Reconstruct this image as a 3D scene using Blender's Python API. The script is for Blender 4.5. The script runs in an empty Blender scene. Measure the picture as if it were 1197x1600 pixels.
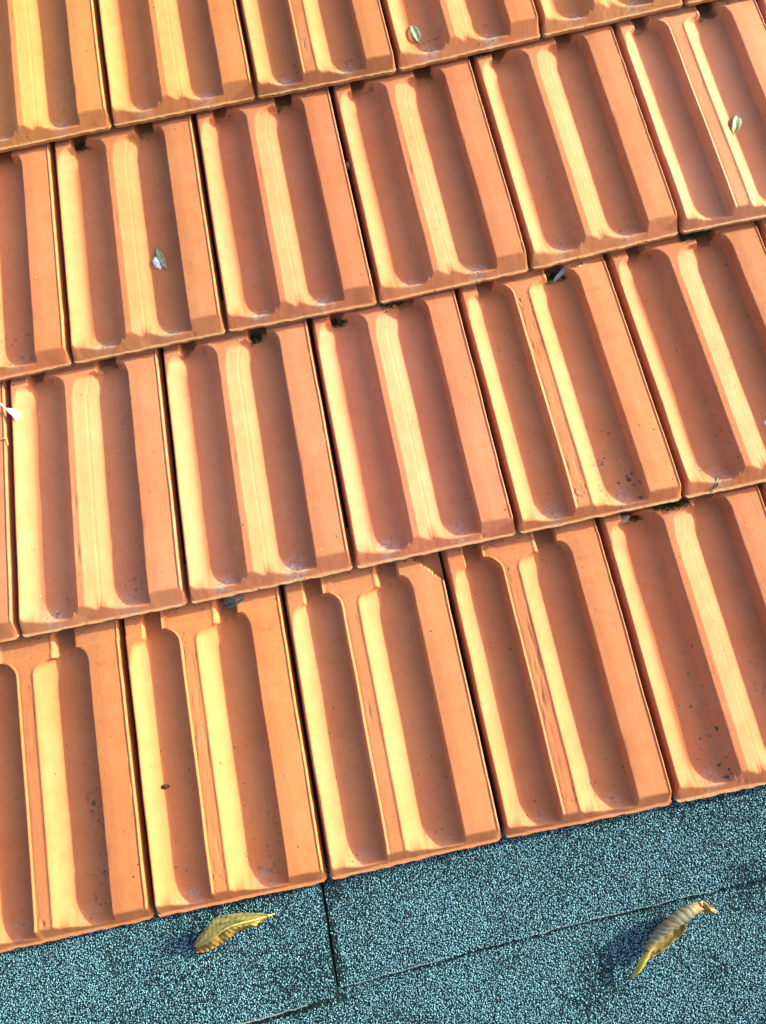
import bpy, math, random
import numpy as np
from mathutils import Matrix, Vector

random.seed(7)
RNG = np.random.default_rng(7)
scene = bpy.context.scene
COL = scene.collection

# ------------------------------------------------------------------ frame of the roof
# (u along the course, v up the slope, z off the roof); the roof plane is pitched and 3 m up
PITCH = math.radians(24)
ROOF = Matrix.Translation((0, 0, 3.0)) @ Matrix.Rotation(PITCH, 4, 'X')

# ------------------------------------------------------------------ camera
cam_data = bpy.data.cameras.new('camera')
cam = bpy.data.objects.new('camera', cam_data)
COL.objects.link(cam)
R = [[0.978791, 0.204856, 0.0014, 0.3618849], [-0.200534, 0.959491, -0.197899, 0.2208497],
     [-0.041884, 0.193421, 0.980221, 0.9655618], [0, 0, 0, 1]]
cam.matrix_world = ROOF @ Matrix(R)
cam_data.sensor_fit = 'VERTICAL'
cam_data.sensor_height = 24
cam_data.lens = 18.0
cam_data.clip_start = 0.02
cam_data.clip_end = 3000
scene.camera = cam

# ------------------------------------------------------------------ sun and sky
SUN_EL, SUN_AZ = math.radians(16.6), math.radians(15.0)       # in the roof's own frame
sl = Vector((math.cos(SUN_EL) * math.cos(SUN_AZ), math.cos(SUN_EL) * math.sin(SUN_AZ), math.sin(SUN_EL)))
sw = (ROOF.to_3x3() @ sl).normalized()
sun_data = bpy.data.lights.new('sun', 'SUN')
sun_data.energy = 3.7
sun_data.angle = math.radians(0.5)
sun_data.color = (0.84, 1.0, 0.66)
sun = bpy.data.objects.new('sun', sun_data)
COL.objects.link(sun)
sun.matrix_world = Matrix.Translation(ROOF @ Vector((3, 0, 3))) @ sw.to_track_quat('Z', 'Y').to_matrix().to_4x4()

world = bpy.data.worlds.new('World')
scene.world = world
world.use_nodes = True
wn = world.node_tree
wn.nodes.clear()
sky = wn.nodes.new('ShaderNodeTexSky')
sky.sky_type = 'NISHITA'
sky.sun_disc = False
sky.dust_density = 4.5
sky.ozone_density = 0.6
sky.sun_elevation = math.asin(sw.z)
sky.sun_rotation = math.atan2(sw.x, sw.y)
bg = wn.nodes.new('ShaderNodeBackground')
bg.inputs['Strength'].default_value = 0.15
wo = wn.nodes.new('ShaderNodeOutputWorld')
wn.links.new(sky.outputs[0], bg.inputs[0])
wn.links.new(bg.outputs[0], wo.inputs[0])

vs = scene.view_settings
vs.view_transform = 'Standard'
vs.look = 'None'
vs.exposure = 1.53
vs.gamma = 1.0
vs.use_curve_mapping = False


# ------------------------------------------------------------------ node helpers
class NT:
    def __init__(self, name):
        self.m = bpy.data.materials.new(name)
        self.m.use_nodes = True
        self.t = self.m.node_tree
        self.t.nodes.clear()
        self.out = self.n('ShaderNodeOutputMaterial')
        self.b = self.n('ShaderNodeBsdfPrincipled')
        self.l(self.b.outputs[0], self.out.inputs[0])

    def n(self, kind, **kw):
        x = self.t.nodes.new(kind)
        for k, v in kw.items():
            setattr(x, k, v)
        return x

    def l(self, a, b):
        self.t.links.new(a, b)

    def put(self, sock, v):
        if hasattr(v, 'is_output'):
            self.l(v, sock)
        elif v is not None:
            sock.default_value = v

    def math(self, op, a, b=None, c=None, clamp=False):
        x = self.n('ShaderNodeMath', operation=op, use_clamp=clamp)
        self.put(x.inputs[0], a)
        self.put(x.inputs[1], b)
        self.put(x.inputs[2], c)
        return x.outputs[0]

    def mix(self, f, a, b, mode='MIX'):
        x = self.n('ShaderNodeMix', data_type='RGBA', blend_type=mode)
        self.put(x.inputs[0], f)
        self.put(x.inputs[6], a if hasattr(a, 'is_output') else (*a, 1))
        self.put(x.inputs[7], b if hasattr(b, 'is_output') else (*b, 1))
        return x.outputs[2]

    def noise(self, vec, scale, detail=4, rough=0.55):
        x = self.n('ShaderNodeTexNoise')
        self.put(x.inputs['Vector'], vec)
        x.inputs['Scale'].default_value = scale
        x.inputs['Detail'].default_value = detail
        x.inputs['Roughness'].default_value = rough
        return x.outputs[0]

    def ramp(self, v, lo, hi):
        x = self.n('ShaderNodeMapRange', interpolation_type='SMOOTHSTEP')
        self.put(x.inputs[0], v)
        x.inputs[1].default_value = lo
        x.inputs[2].default_value = hi
        return x.outputs[0]

    def attr(self, name, out='Fac'):
        x = self.n('ShaderNodeAttribute', attribute_name=name)
        return x.outputs[out]

    def dots(self, vec, scale, keep, radius):
        """sparse irregular dots: cells whose random value passes keep carry one dot"""
        v = self.n('ShaderNodeTexVoronoi', feature='F1')
        self.put(v.inputs['Vector'], vec)
        v.inputs['Scale'].default_value = scale
        sep = self.n('ShaderNodeSeparateColor')
        self.l(v.outputs['Color'], sep.inputs[0])
        on = self.math('GREATER_THAN', sep.outputs[0], 1 - keep)
        size = self.math('MULTIPLY_ADD', sep.outputs[1], radius * 0.8, radius * 0.35)
        d = self.math('SUBTRACT', size, v.outputs['Distance'])
        d = self.math('MULTIPLY', d, 14.0, clamp=True)
        return self.math('MULTIPLY', d, on)


def clay_material():
    t = NT('fired_clay')
    tc = t.n('ShaderNodeTexCoord')
    oi = t.n('ShaderNodeObjectInfo')
    off = t.n('ShaderNodeVectorMath', operation='SCALE')
    comb = t.n('ShaderNodeCombineXYZ')
    t.l(oi.outputs['Random'], comb.inputs[0])
    t.l(oi.outputs['Random'], comb.inputs[1])
    t.l(comb.outputs[0], off.inputs[0])
    off.inputs[3].default_value = 37.0
    add = t.n('ShaderNodeVectorMath', operation='ADD')
    t.l(tc.outputs['Object'], add.inputs[0])
    t.l(off.outputs[0], add.inputs[1])
    P = add.outputs[0]
    warp = t.n('ShaderNodeTexNoise')
    t.l(P, warp.inputs['Vector'])
    warp.inputs['Scale'].default_value = 160
    wv = t.n('ShaderNodeVectorMath', operation='MULTIPLY_ADD')
    t.l(warp.outputs['Color'], wv.inputs[0])
    wv.inputs[1].default_value = (0.006, 0.006, 0.006)
    t.l(P, wv.inputs[2])
    PW = wv.outputs[0]
    base = oi.outputs['Color']
    big = t.noise(P, 9, 3)
    base = t.mix(t.ramp(big, 0.3, 0.75), base, t.mix(1.0, base, (1.02, 1.14, 1.25), 'MULTIPLY'))
    mid = t.noise(P, 45, 6, 0.65)
    base = t.mix(t.ramp(mid, 0.35, 0.75), base, t.mix(1.0, base, (0.93, 0.90, 0.89), 'MULTIPLY'))
    # pressing streaks along the tile
    mp = t.n('ShaderNodeMapping')
    t.l(P, mp.inputs[0])
    mp.inputs['Scale'].default_value = (260, 9, 60)
    streak = t.noise(mp.outputs[0], 1.0, 4, 0.6)
    base = t.mix(t.math('MULTIPLY', t.ramp(streak, 0.5, 0.8), 0.35), base, t.mix(1.0, base, (0.88, 0.9, 0.95), 'MULTIPLY'))
    fine = t.noise(P, 900, 3, 0.7)
    base = t.mix(t.math('MULTIPLY', t.ramp(fine, 0.52, 0.8), 0.25), base, t.mix(1.0, base, (0.8, 0.78, 0.8), 'MULTIPLY'))
    # greyish bloom on the used tiles
    bloom = t.ramp(t.noise(P, 26, 5, 0.65), 0.52, 0.78)
    base = t.mix(t.math('MULTIPLY', bloom, 0.08), base, (0.42, 0.36, 0.33))
    # rubbed reddish marks
    base = t.mix(t.math('MULTIPLY', t.attr('rub'), t.ramp(t.noise(P, 120, 4), 0.35, 0.65)), base,
                 t.mix(1.0, base, (0.82, 0.58, 0.62), 'MULTIPLY'))
    # grey blue lichen spots and pale deposit where water stands
    sp = t.math('MULTIPLY', t.dots(PW, 150, 0.5, 0.50), t.ramp(t.noise(P, 55, 3), 0.42, 0.56))
    base = t.mix(t.math('MULTIPLY', sp, t.attr('spots'), clamp=True), base, (0.055, 0.06, 0.065))
    sp2 = t.math('MULTIPLY', t.ramp(t.noise(P, 240, 5, 0.7), 0.56, 0.66), t.attr('spots'))
    base = t.mix(t.math('MULTIPLY', sp2, 0.7, clamp=True), base, (0.11, 0.10, 0.10))
    dep = t.math('MULTIPLY', t.ramp(t.noise(P, 150, 6, 0.65), 0.36, 0.70), t.attr('deposit'), clamp=True)
    base = t.mix(t.math('MULTIPLY', dep, 0.75), base, (0.36, 0.41, 0.42))
    depd = t.math('MULTIPLY', t.dots(PW, 380, 0.35, 0.42), t.attr('deposit'), clamp=True)
    base = t.mix(depd, base, (0.05, 0.075, 0.075))
    # pores, dark grit, pale flecks
    pores = t.dots(PW, 75, 0.6, 0.10)
    base = t.mix(pores, base, (0.05, 0.028, 0.02))
    grit = t.dots(PW, 160, 0.16, 0.14)
    base = t.mix(grit, base, (0.07, 0.045, 0.03))
    flecks = t.dots(PW, 48, 0.3, 0.06)
    base = t.mix(flecks, base, (0.62, 0.58, 0.52))
    # dirt and lichen along the lip and the side edges
    lip = t.attr('lip')
    ln = t.noise(P, 240, 5, 0.7)
    base = t.mix(t.math('MULTIPLY', t.ramp(ln, 0.36, 0.60), lip, clamp=True), base, (0.36, 0.30, 0.17))
    ln2 = t.noise(P, 170, 5, 0.7)
    base = t.mix(t.math('MULTIPLY', t.ramp(ln2, 0.55, 0.66), lip, clamp=True), base, (0.045, 0.06, 0.018))
    ln3 = t.noise(P, 310, 5, 0.75)
    base = t.mix(t.math('MULTIPLY', t.ramp(ln3, 0.54, 0.66), t.attr('grime'), clamp=True), base, (0.06, 0.05, 0.035))
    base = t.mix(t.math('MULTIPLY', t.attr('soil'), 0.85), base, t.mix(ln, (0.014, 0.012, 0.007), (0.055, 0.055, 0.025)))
    t.l(base, t.b.inputs['Base Color'])
    rough = t.math('MULTIPLY_ADD', mid, 0.25, 0.55)
    t.l(rough, t.b.inputs['Roughness'])
    t.b.inputs['Specular IOR Level'].default_value = 0.22
    h = t.math('MULTIPLY_ADD', fine, 0.10, t.math('MULTIPLY', t.noise(P, 300, 5, 0.6), 0.35))
    h = t.math('SUBTRACT', h, t.math('MULTIPLY', pores, 1.5))
    h = t.math('ADD', h, t.math('MULTIPLY', streak, 0.25))
    bu = t.n('ShaderNodeBump')
    bu.inputs['Strength'].default_value = 0.5
    bu.inputs['Distance'].default_value = 0.0012
    t.l(h, bu.inputs['Height'])
    t.l(bu.outputs[0], t.b.inputs['Normal'])
    return t.m


def granule_material():
    t = NT('mineral_granules')
    c = t.attr('tint', 'Color')
    t.l(c, t.b.inputs['Base Color'])
    t.b.inputs['Roughness'].default_value = 0.6
    t.b.inputs['Specular IOR Level'].default_value = 0.4
    return t.m


def plain(name, col, rough=0.7, nscale=120, var=0.35, bump=0.0, spec=0.3, trans=0.0):
    t = NT(name)
    tc = t.n('ShaderNodeTexCoord')
    n = t.noise(tc.outputs['Object'], nscale, 5, 0.65)
    lo = tuple(c * (1 - var) for c in col)
    hi = tuple(min(1, c * (1 + var)) for c in col)
    t.l(t.mix(t.ramp(n, 0.3, 0.7), lo, hi), t.b.inputs['Base Color'])
    t.b.inputs['Roughness'].default_value = rough
    t.b.inputs['Specular IOR Level'].default_value = spec
    if bump:
        bu = t.n('ShaderNodeBump')
        bu.inputs['Strength'].default_value = bump
        bu.inputs['Distance'].default_value = 0.001
        t.l(n, bu.inputs['Height'])
        t.l(bu.outputs[0], t.b.inputs['Normal'])
    if trans:
        tr = t.n('ShaderNodeBsdfTranslucent')
        tr.inputs[0].default_value = (*hi, 1)
        ms = t.n('ShaderNodeMixShader')
        ms.inputs[0].default_value = trans
        t.l(t.b.outputs[0], ms.inputs[1])
        t.l(tr.outputs[0], ms.inputs[2])
        t.l(ms.outputs[0], t.out.inputs[0])
    return t.m


def leaf_material(name, trans=0.25):
    t = NT(name)
    tc = t.n('ShaderNodeTexCoord')
    c = t.attr('tint', 'Color')
    n = t.noise(tc.outputs['Object'], 260, 5, 0.7)
    c2 = t.mix(t.ramp(n, 0.35, 0.7), t.mix(1.0, c, (0.72, 0.68, 0.62), 'MULTIPLY'), c)
    br = t.dots(tc.outputs['Object'], 210, 0.14, 0.22)
    c2 = t.mix(t.math('MULTIPLY', br, 0.8), c2, (0.09, 0.045, 0.015))
    t.l(c2, t.b.inputs['Base Color'])
    t.b.inputs['Roughness'].default_value = 0.55
    tr = t.n('ShaderNodeBsdfTranslucent')
    t.l(c2, tr.inputs[0])
    ms = t.n('ShaderNodeMixShader')
    ms.inputs[0].default_value = trans
    t.l(t.b.outputs[0], ms.inputs[1])
    t.l(tr.outputs[0], ms.inputs[2])
    t.l(ms.outputs[0], t.out.inputs[0])
    bu = t.n('ShaderNodeBump')
    bu.inputs['Strength'].default_value = 0.4
    bu.inputs['Distance'].default_value = 0.0008
    t.l(n, bu.inputs['Height'])
    t.l(bu.outputs[0], t.b.inputs['Normal'])
    return t.m


M_CLAY = clay_material()
M_GRAN = granule_material()
M_BITUMEN = plain('bitumen_sheet', (0.010, 0.020, 0.026), 0.85, 400, 0.5, 0.5, spec=0.06)
M_SHEET_EDGE = plain('torn_sheet_edge', (0.16, 0.20, 0.21), 0.8, 500, 0.6)
M_DECK = plain('dark_decking', (0.03, 0.024, 0.02), 0.9, 40)
M_GROUND = plain('ground_lawn', (0.07, 0.09, 0.04), 0.95, 0.6)
M_MOSS = plain('moss_green', (0.035, 0.05, 0.012), 0.9, 300, 0.6)
M_LEAF = leaf_material('dry_leaf')
M_LEAFLET = leaf_material('small_dry_leaf', 0.1)
M_WHITE = plain('chalky_white', (0.70, 0.76, 0.78), 0.8, 700, 0.22, 0.6)
M_STRAW = plain('dry_straw', (0.42, 0.30, 0.14), 0.7, 200)
M_DARK = plain('dark_seed', (0.035, 0.03, 0.025), 0.7, 400)
M_STONE = plain('tan_stone', (0.30, 0.21, 0.14), 0.85, 300, 0.3, 0.5)


# ------------------------------------------------------------------ object helpers
def link_mesh(name, verts, faces, mat, parent=None, smooth=True, attrs=None, tint=None, mats=None):
    me = bpy.data.meshes.new(name)
    me.from_pydata([tuple(map(float, v)) for v in verts], [], faces)
    for m in (mats or [mat]):
        me.materials.append(m)
    if smooth:
        me.polygons.foreach_set('use_smooth', [True] * len(me.polygons))
    if tint is not None:
        a = me.color_attributes.new('tint', 'FLOAT_COLOR', 'POINT')
        a.data.foreach_set('color', np.asarray(tint, dtype=np.float32).ravel())
    o = bpy.data.objects.new(name, me)
    COL.objects.link(o)
    if parent:
        o.parent = parent
    return o


def grid_mesh(name, V, mat, parent=None, attrs=None, tint=None, extra=None):
    """V: (ny, nx, 3) array of points joined to a sheet; extra: extra (verts, quads) appended"""
    ny, nx = V.shape[:2]
    co = V.reshape(-1, 3)
    idx = np.arange(ny * nx).reshape(ny, nx)
    q = np.stack([idx[:-1, :-1], idx[:-1, 1:], idx[1:, 1:], idx[1:, :-1]], -1).reshape(-1, 4)
    if extra is not None:
        q = np.concatenate([q, extra[1] + 0])
        co = np.concatenate([co, extra[0]])
    me = bpy.data.meshes.new(name)
    me.vertices.add(len(co))
    me.vertices.foreach_set('co', co.astype(np.float32).ravel())
    me.loops.add(q.size)
    me.loops.foreach_set('vertex_index', q.astype(np.int32).ravel())
    me.polygons.add(len(q))
    me.polygons.foreach_set('loop_start', np.arange(0, q.size, 4, dtype=np.int32))
    me.polygons.foreach_set('loop_total', np.full(len(q), 4, dtype=np.int32))
    me.polygons.foreach_set('use_smooth', np.ones(len(q), dtype=bool))
    me.update(calc_edges=True)
    me.validate()
    for k, a in (attrs or {}).items():
        at = me.attributes.new(k, 'FLOAT', 'POINT')
        full = np.zeros(len(co), dtype=np.float32)
        full[:ny * nx] = a.ravel()
        at.data.foreach_set('value', full)
    if tint is not None:
        at = me.color_attributes.new('tint', 'FLOAT_COLOR', 'POINT')
        at.data.foreach_set('color', np.asarray(tint, dtype=np.float32).ravel())
    me.materials.append(mat)
    o = bpy.data.objects.new(name, me)
    COL.objects.link(o)
    if parent:
        o.parent = parent
    return o


def empty(name, loc, rotz=0.0):
    o = bpy.data.objects.new(name, None)
    o.empty_display_size = 0.05
    COL.objects.link(o)
    o.matrix_world = ROOF @ Matrix.Translation(loc) @ Matrix.Rotation(rotz, 4, 'Z')
    return o


def tag(o, label, cat, group=None, kind=None):
    o['label'] = label
    o['category'] = cat
    if group:
        o['group'] = group
    if kind:
        o['kind'] = kind
    return o


# smooth value noise on a grid, for unevenness of geometry
def vnoise(x, y, seed):
    r = np.random.default_rng(seed)
    tab = r.random((64, 64))
    xi, yi = np.floor(x).astype(int), np.floor(y).astype(int)
    fx, fy = x - xi, y - yi
    fx, fy = fx * fx * (3 - 2 * fx), fy * fy * (3 - 2 * fy)
    g = lambda a, b: tab[a % 64, b % 64]
    return ((g(xi, yi) * (1 - fx) + g(xi + 1, yi) * fx) * (1 - fy) +
            (g(xi, yi + 1) * (1 - fx) + g(xi + 1, yi + 1) * fx) * fy) - 0.5


# ------------------------------------------------------------------ ground far below
g = link_mesh('ground', [(-600, -600, 0), (600, -600, 0), (600, 600, 0), (-600, 600, 0)], [(0, 1, 2, 3)], M_GROUND, smooth=False)
g['kind'] = 'structure'

# ------------------------------------------------------------------ clay tiles
W = 210.0            # nominal width in mm, everything inside a tile is in mm
GA = 348.5           # exposed length
LEN = 408.0
H = 20.0             # height of the ribs above the tile's base
FLOOR = 4.0
DROP = 24.3          # how far the tile base falls over one exposed length
RES = 0.5


def sstep(x, a, b):
    t = np.clip((x - a) / (b - a), 0, 1)
    return t * t * (3 - 2 * t)


def smax(a, b, k):
    h = np.clip(0.5 + 0.5 * (a - b) / k, 0, 1)
    return b * (1 - h) + a * h + k * h * (1 - h)


def blur(a, s, axis):
    r = int(math.ceil(3 * s))
    k = np.exp(-0.5 * (np.arange(-r, r + 1) / s) ** 2)
    k /= k.sum()
    pad = [(0, 0), (0, 0)]
    pad[axis] = (r, r)
    p = np.pad(a, pad, mode='edge')
    n = a.shape[axis]
    out = np.zeros_like(a)
    for i, w in enumerate(k):
        out += w * (p[i:i + n] if axis == 0 else p[:, i:i + n])
    return out


def tile_field(kind, y_sh):
    """height in mm over x (0..W) and y (0..LEN); y_sh is where the pans start to neck in"""
    xs = np.arange(0, W + RES / 2, RES)
    ys = np.arange(0, LEN + RES / 2, RES)
    Z = np.zeros((len(ys), len(xs)))
    RS = 21.0
    for j, y in enumerate(ys):
        t = min(max((y - y_sh) / RS, 0), 1)
        n = 1 - math.sqrt(max(0, 1 - t * t))          # quarter-round shoulder
        b = float(sstep(np.array(y), y_sh - 22, y_sh + 2))    # the bright slopes swell first
        te = min(max((y - (y_sh - 1)) / 15.0, 0), 1)
        e = 1 - math.sqrt(max(0, 1 - te * te))                 # then close over with a round tip
        L = lambda a, c, f: a + (c - a) * f
        lt = L(L(.040, .056, b), .1395, e)             # left rib: top of the slope, bottom of the slope
        lb = L(L(.134 if kind == 'A' else .168, .168 if kind == 'A' else .176, b), .142, e)
        pw = 1.45 if kind == 'A' else 1.85
        pts = [(0, 1.0), (.009, 1.5), (.028, H - .8), (.035, H)]
        pts += [(lt, H)]
        for q in (.12, .25, .4, .55, .7, .85):
            pts.append((lt + (lb - lt) * q, FLOOR + (H - FLOOR) * (1 - q) ** (pw - .5 * e)))
        pts.append((lb, FLOOR))
        if kind == 'A':
            c1 = L(.318, .215, n)
            c3 = L(.376, .252, n)
            pts += [(c1 - .02, FLOOR + .3), (c1, FLOOR + 2.0), (c1 + .006, FLOOR + 4.0), (c3 - .006, H - 2.2), (c3, H)]
            ft = L(L(.422, .438, b), .583, e)
            cr = L(L(.492, .512, b), .587, e)
            fb = L(L(.566, .596, b), .603, e)
            pts += [(ft, H), (ft + .006, H - 1.0), (L(ft + .006, cr, .5), L(H - 3.8, H - 5, e)), (cr, L(H - 6.8, H - 9, e)), (cr + .004, L(H - 8.3, H - 9.5, e)), (cr + .014, L(H - 8.5, H - 10, e))]
            for q in (.25, .5, .75):
                pts.append((cr + .014 + (fb - cr - .014) * q, FLOOR + (L(H - 8.5, H - 10.5, e) - FLOOR) * (1 - q) ** 1.2))
            pts.append((fb, FLOOR))
        else:
            c1 = L(.337, .240, n)
            c3 = L(.347, .250, n)
            bead = L(.353, .256, n)
            pts += [(c1 - .03, FLOOR - .8), (c1, FLOOR - .3), (c3, H - .5), (bead, H + .6), (bead + .008, H + .3), (bead + .013, H - 1.3), (bead + .020, H - .6)]
            ft = L(.449, .568, e)
            fb = L(L(.562, .592, b), .600, e)
            pts += [(L(.40, .30, n), H - .5), (ft - .004, H - .4), (ft + .004, H + .5), (ft + .012, H + .2), (ft + .018, H - 1.6), (ft + .024, H - 2.0)]
            a = ft + .024
            fb = max(fb, a + .012)
            for q in (.2, .4, .6, .8):
                pts.append((a + (fb - a) * q, FLOOR + (H - 2.0 - FLOOR) * (1 - q) ** 1.3))
            pts.append((fb, FLOOR))
        w1 = L(.782, .709, n)
        w2 = L(.789, .716, n)
        pts += [(w1 - .035, FLOOR - 1.0), (w1, FLOOR - .4), (w2, H - .4), (w2 + .006, H), (.86, H + .5), (.962, H - .2), (.970, H - .6), (.974, H + .6), (.982, H + .6),
                (.987, H - .5), (.9895, 2.0), (1.0, 1.0)]
        px = np.array([p[0] for p in pts]) * W
        pz = np.array([p[1] for p in pts])
        Z[j] = np.interp(xs, px, pz)
    Y = ys[:, None]
    X = xs[None, :] / W
    # the pan floors rise to a shallow lip at the lower end
    r = 20.0
    b_ = Y - (25.5 if kind == 'A' else 22.0)
    prof = lambda q: 16.5 * np.clip(q / 25.0, 0, 1) ** 1.5
    for edge, x0, x1 in ((.148, .055, .352), (.572 if kind == 'A' else .575, .43, .784)):
        a_ = (X - edge) * W
        d = np.where((a_ < r) & (b_ < r), r - np.hypot(np.maximum(r - a_, 0), np.maximum(r - b_, 0)), np.minimum(a_ + 0 * Y, b_ + 0 * X))
        add = (prof(-d) - prof(-a_)) * np.clip((a_ + 20) / 12, 0, 1)
        Z = np.where((X > x0) & (X < x1) & (b_ < r), Z + np.maximum(add, 0), Z)
    # rib tops are stepped down where the next course laps over
    st = y_sh + RS + 1.0
    Z = np.where((Y > st) & (Z > 8), Z - 2.2 * sstep(Y, st, st + 1.5), Z)
    Z = Z - 2.0 * sstep(Y, GA + 10, GA + 14) * (Z > 8)
    # nose: a slanting face across the whole width ending in a small flat lip
    k = 0.80 if kind == 'A' else 1.15
    y0 = 3.0
    ch = np.where(Y < y0, 5.2, 4.7 + (Y - y0) * k)
    Z = np.minimum(Z, ch)
    s = 0.5 / RES
    Z = blur(blur(Z, s, 0), s, 1)
    return xs, ys, Z


FIELDS = {}


def field(kind, y_sh):
    key = (kind, y_sh)
    if key not in FIELDS:
        FIELDS[key] = tile_field(kind, y_sh)
    return FIELDS[key]


def sample(F, x, y):
    xs, ys, Z = F
    fx = np.clip(x / RES, 0, len(xs) - 1.001)
    fy = np.clip(y / RES, 0, len(ys) - 1.001)
    i, j = fx.astype(int), fy.astype(int)
    a, b = fx - i, fy - j
    return (Z[j, i] * (1 - a) + Z[j, i + 1] * a) * (1 - b) + (Z[j + 1, i] * (1 - a) + Z[j + 1, i + 1] * a) * b


def lin(*segs):
    out = []
    for a, b, n in segs:
        out.append(np.linspace(a, b, n, endpoint=False))
    out.append([segs[-1][1]])
    return np.concatenate(out)


XG = lin((.007, .040, 10), (.040, .18, 20), (.18, .21, 2), (.21, .30, 10), (.30, .385, 20), (.385, .41, 3), (.41, .50, 16), (.50, .61, 16),
         (.61, .69, 5), (.69, .775, 12), (.775, .80, 14), (.80, .955, 9), (.955, .991, 17)) * W
YG = lin((0, 8, 10), (8, 44, 24), (44, 290, 26), (290, 352, 44), (352, 408, 8))

# joints between neighbouring tiles: (u at the nose, u at the lap, v at the nose), in units of width and exposed length
ROWS = [
    [(-1.975, -1.985, -.026), (-.985, -.985, -.016), (.014, .014, -.010), (1.003, 1.009, -.008), (2.004, 2.007, .008), (2.974, 2.980, .008), (3.985, 3.985, .010), (4.985, 4.985, .012)],
    [(-1.575, -1.515, 1.008), (-.569, -.508, 1.009), (.464, .505, 1.003), (1.481, 1.496, 1.005), (2.483, 2.475, 1.007), (3.500, 3.471, 1.010), (4.505, 4.480, 1.012), (5.505, 5.485, 1.012)],
    [(-1.045, -1.018, 2.012), (-.043, -.017, 2.012), (.971, .986, 2.011), (1.963, 1.959, 1.999), (2.965, 2.955, 2.005), (3.958, 3.964, 2.027), (4.960, 4.970, 2.020), (5.960, 5.970, 2.020)],
    [(-1.560, -1.560, 3.012), (-.560, -.560, 3.014), (.441, .450, 3.013), (1.449, 1.452, 3.007), (2.436, 2.436, 2.997), (3.454, 3.450, 3.014), (4.458, 4.450, 3.024), (5.460, 5.455, 3.020)],
]
B_TILES = {(0, 0), (0, 1), (0, 2), (0, 3), (0, 4), (1, 4), (2, 5), (3, 3)}
RUBBED = {(0, 1), (0, 2), (1, 4), (0, 4)}

ORANGE = (0.50, 0.170, 0.058)
TILE_COLOUR = {
    (2, 5): (0.53, 0.190, 0.090), (2, 6): (0.50, 0.176, 0.096),
    (0, 5): (0.43, 0.132, 0.052), (1, 5): (0.455, 0.140, 0.056), (0, 4): (0.49, 0.160, 0.060), (1, 4): (0.49, 0.160, 0.062),
    (0, 1): (0.50, 0.160, 0.058), (0, 2): (0.505, 0.164, 0.056), (0, 3): (0.52, 0.180, 0.070),
    (2, 0): (0.50, 0.160, 0.060), (3, 0): (0.49, 0.160, 0.048), (3, 1): (0.49, 0.164, 0.050), (3, 2): (0.48, 0.160, 0.050),
}
SPOTS = {   # lichen speckle: (x0, x1, y0, y1, strength) inside a tile
    (1, 4): [(.52, .80, 5, 150, .9)], (0, 5): [(.22, .40, 10, 190, 1.0), (.60, .80, 30, 250, .35)],
    (0, 1): [(.66, .80, 20, 260, .75)], (1, 1): [(.58, .78, 15, 70, .8), (.2, .35, 12, 60, .4)], (0, 2): [(.60, .79, 10, 120, .45)],
    (1, 5): [(.2, .40, 10, 200, .35)], (3, 4): [(.20, .36, 12, 80, .8), (.62, .75, 12, 60, .6)], (3, 3): [(.2, .36, 12, 80, .6), (.6, .79, 12, 90, .8)],
    (3, 5): [(.6, .79, 8, 60, .8), (.2, .36, 8, 30, .4)], (2, 0): [(.5, .79, 10, 90, .6)], (3, 1): [(.6, .79, 15, 160, .3)], (2, 4): [(.2, .36, 10, 60, .4), (.6, .8, 10, 60, .3)],
}
TILE_LABEL = {
    (2, 5): 'newer pinkish tile with a satin sheen, smoother than its neighbours',
    (0, 3): 'eaves tile with its upper right corner broken away',
    (0, 5): 'browner eaves tile speckled with dark lichen in its pan',
    (1, 4): 'tile with a pitted middle rib and grey specks in its right pan',
}
DEPOSIT = {(1, 1): .7, (1, 2): 1.0, (1, 3): .8, (2, 2): .9, (2, 3): .8, (2, 1): .6, (2, 4): .8, (3, 2): .7, (3, 3): .9, (3, 4): .9, (3, 5): .8, (1, 4): .6, (1, 5): .8, (0, 2): .5, (0, 5): .5, (3, 1): .5, (0, 3): .25}

roof = empty('tile_roof', (0, 0, 0))
tag(roof, 'orange interlocking clay tiled roof laid in broken courses above the grey shingle strip', 'roof', kind='structure')

TILES = {}


def tile_geom(r, i):
    a, b = ROWS[r][i], ROWS[r][i + 1]
    return dict(ub0=a[0] * W, ub1=b[0] * W, ut0=a[1] * W, ut1=b[1] * W, v0=a[2] * GA, v1=b[2] * GA)


def shoulder(r, i):
    return 309.0 if r == 0 and (r, i) in B_TILES else (321.0 if (r, i) in B_TILES else 325.0)


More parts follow.
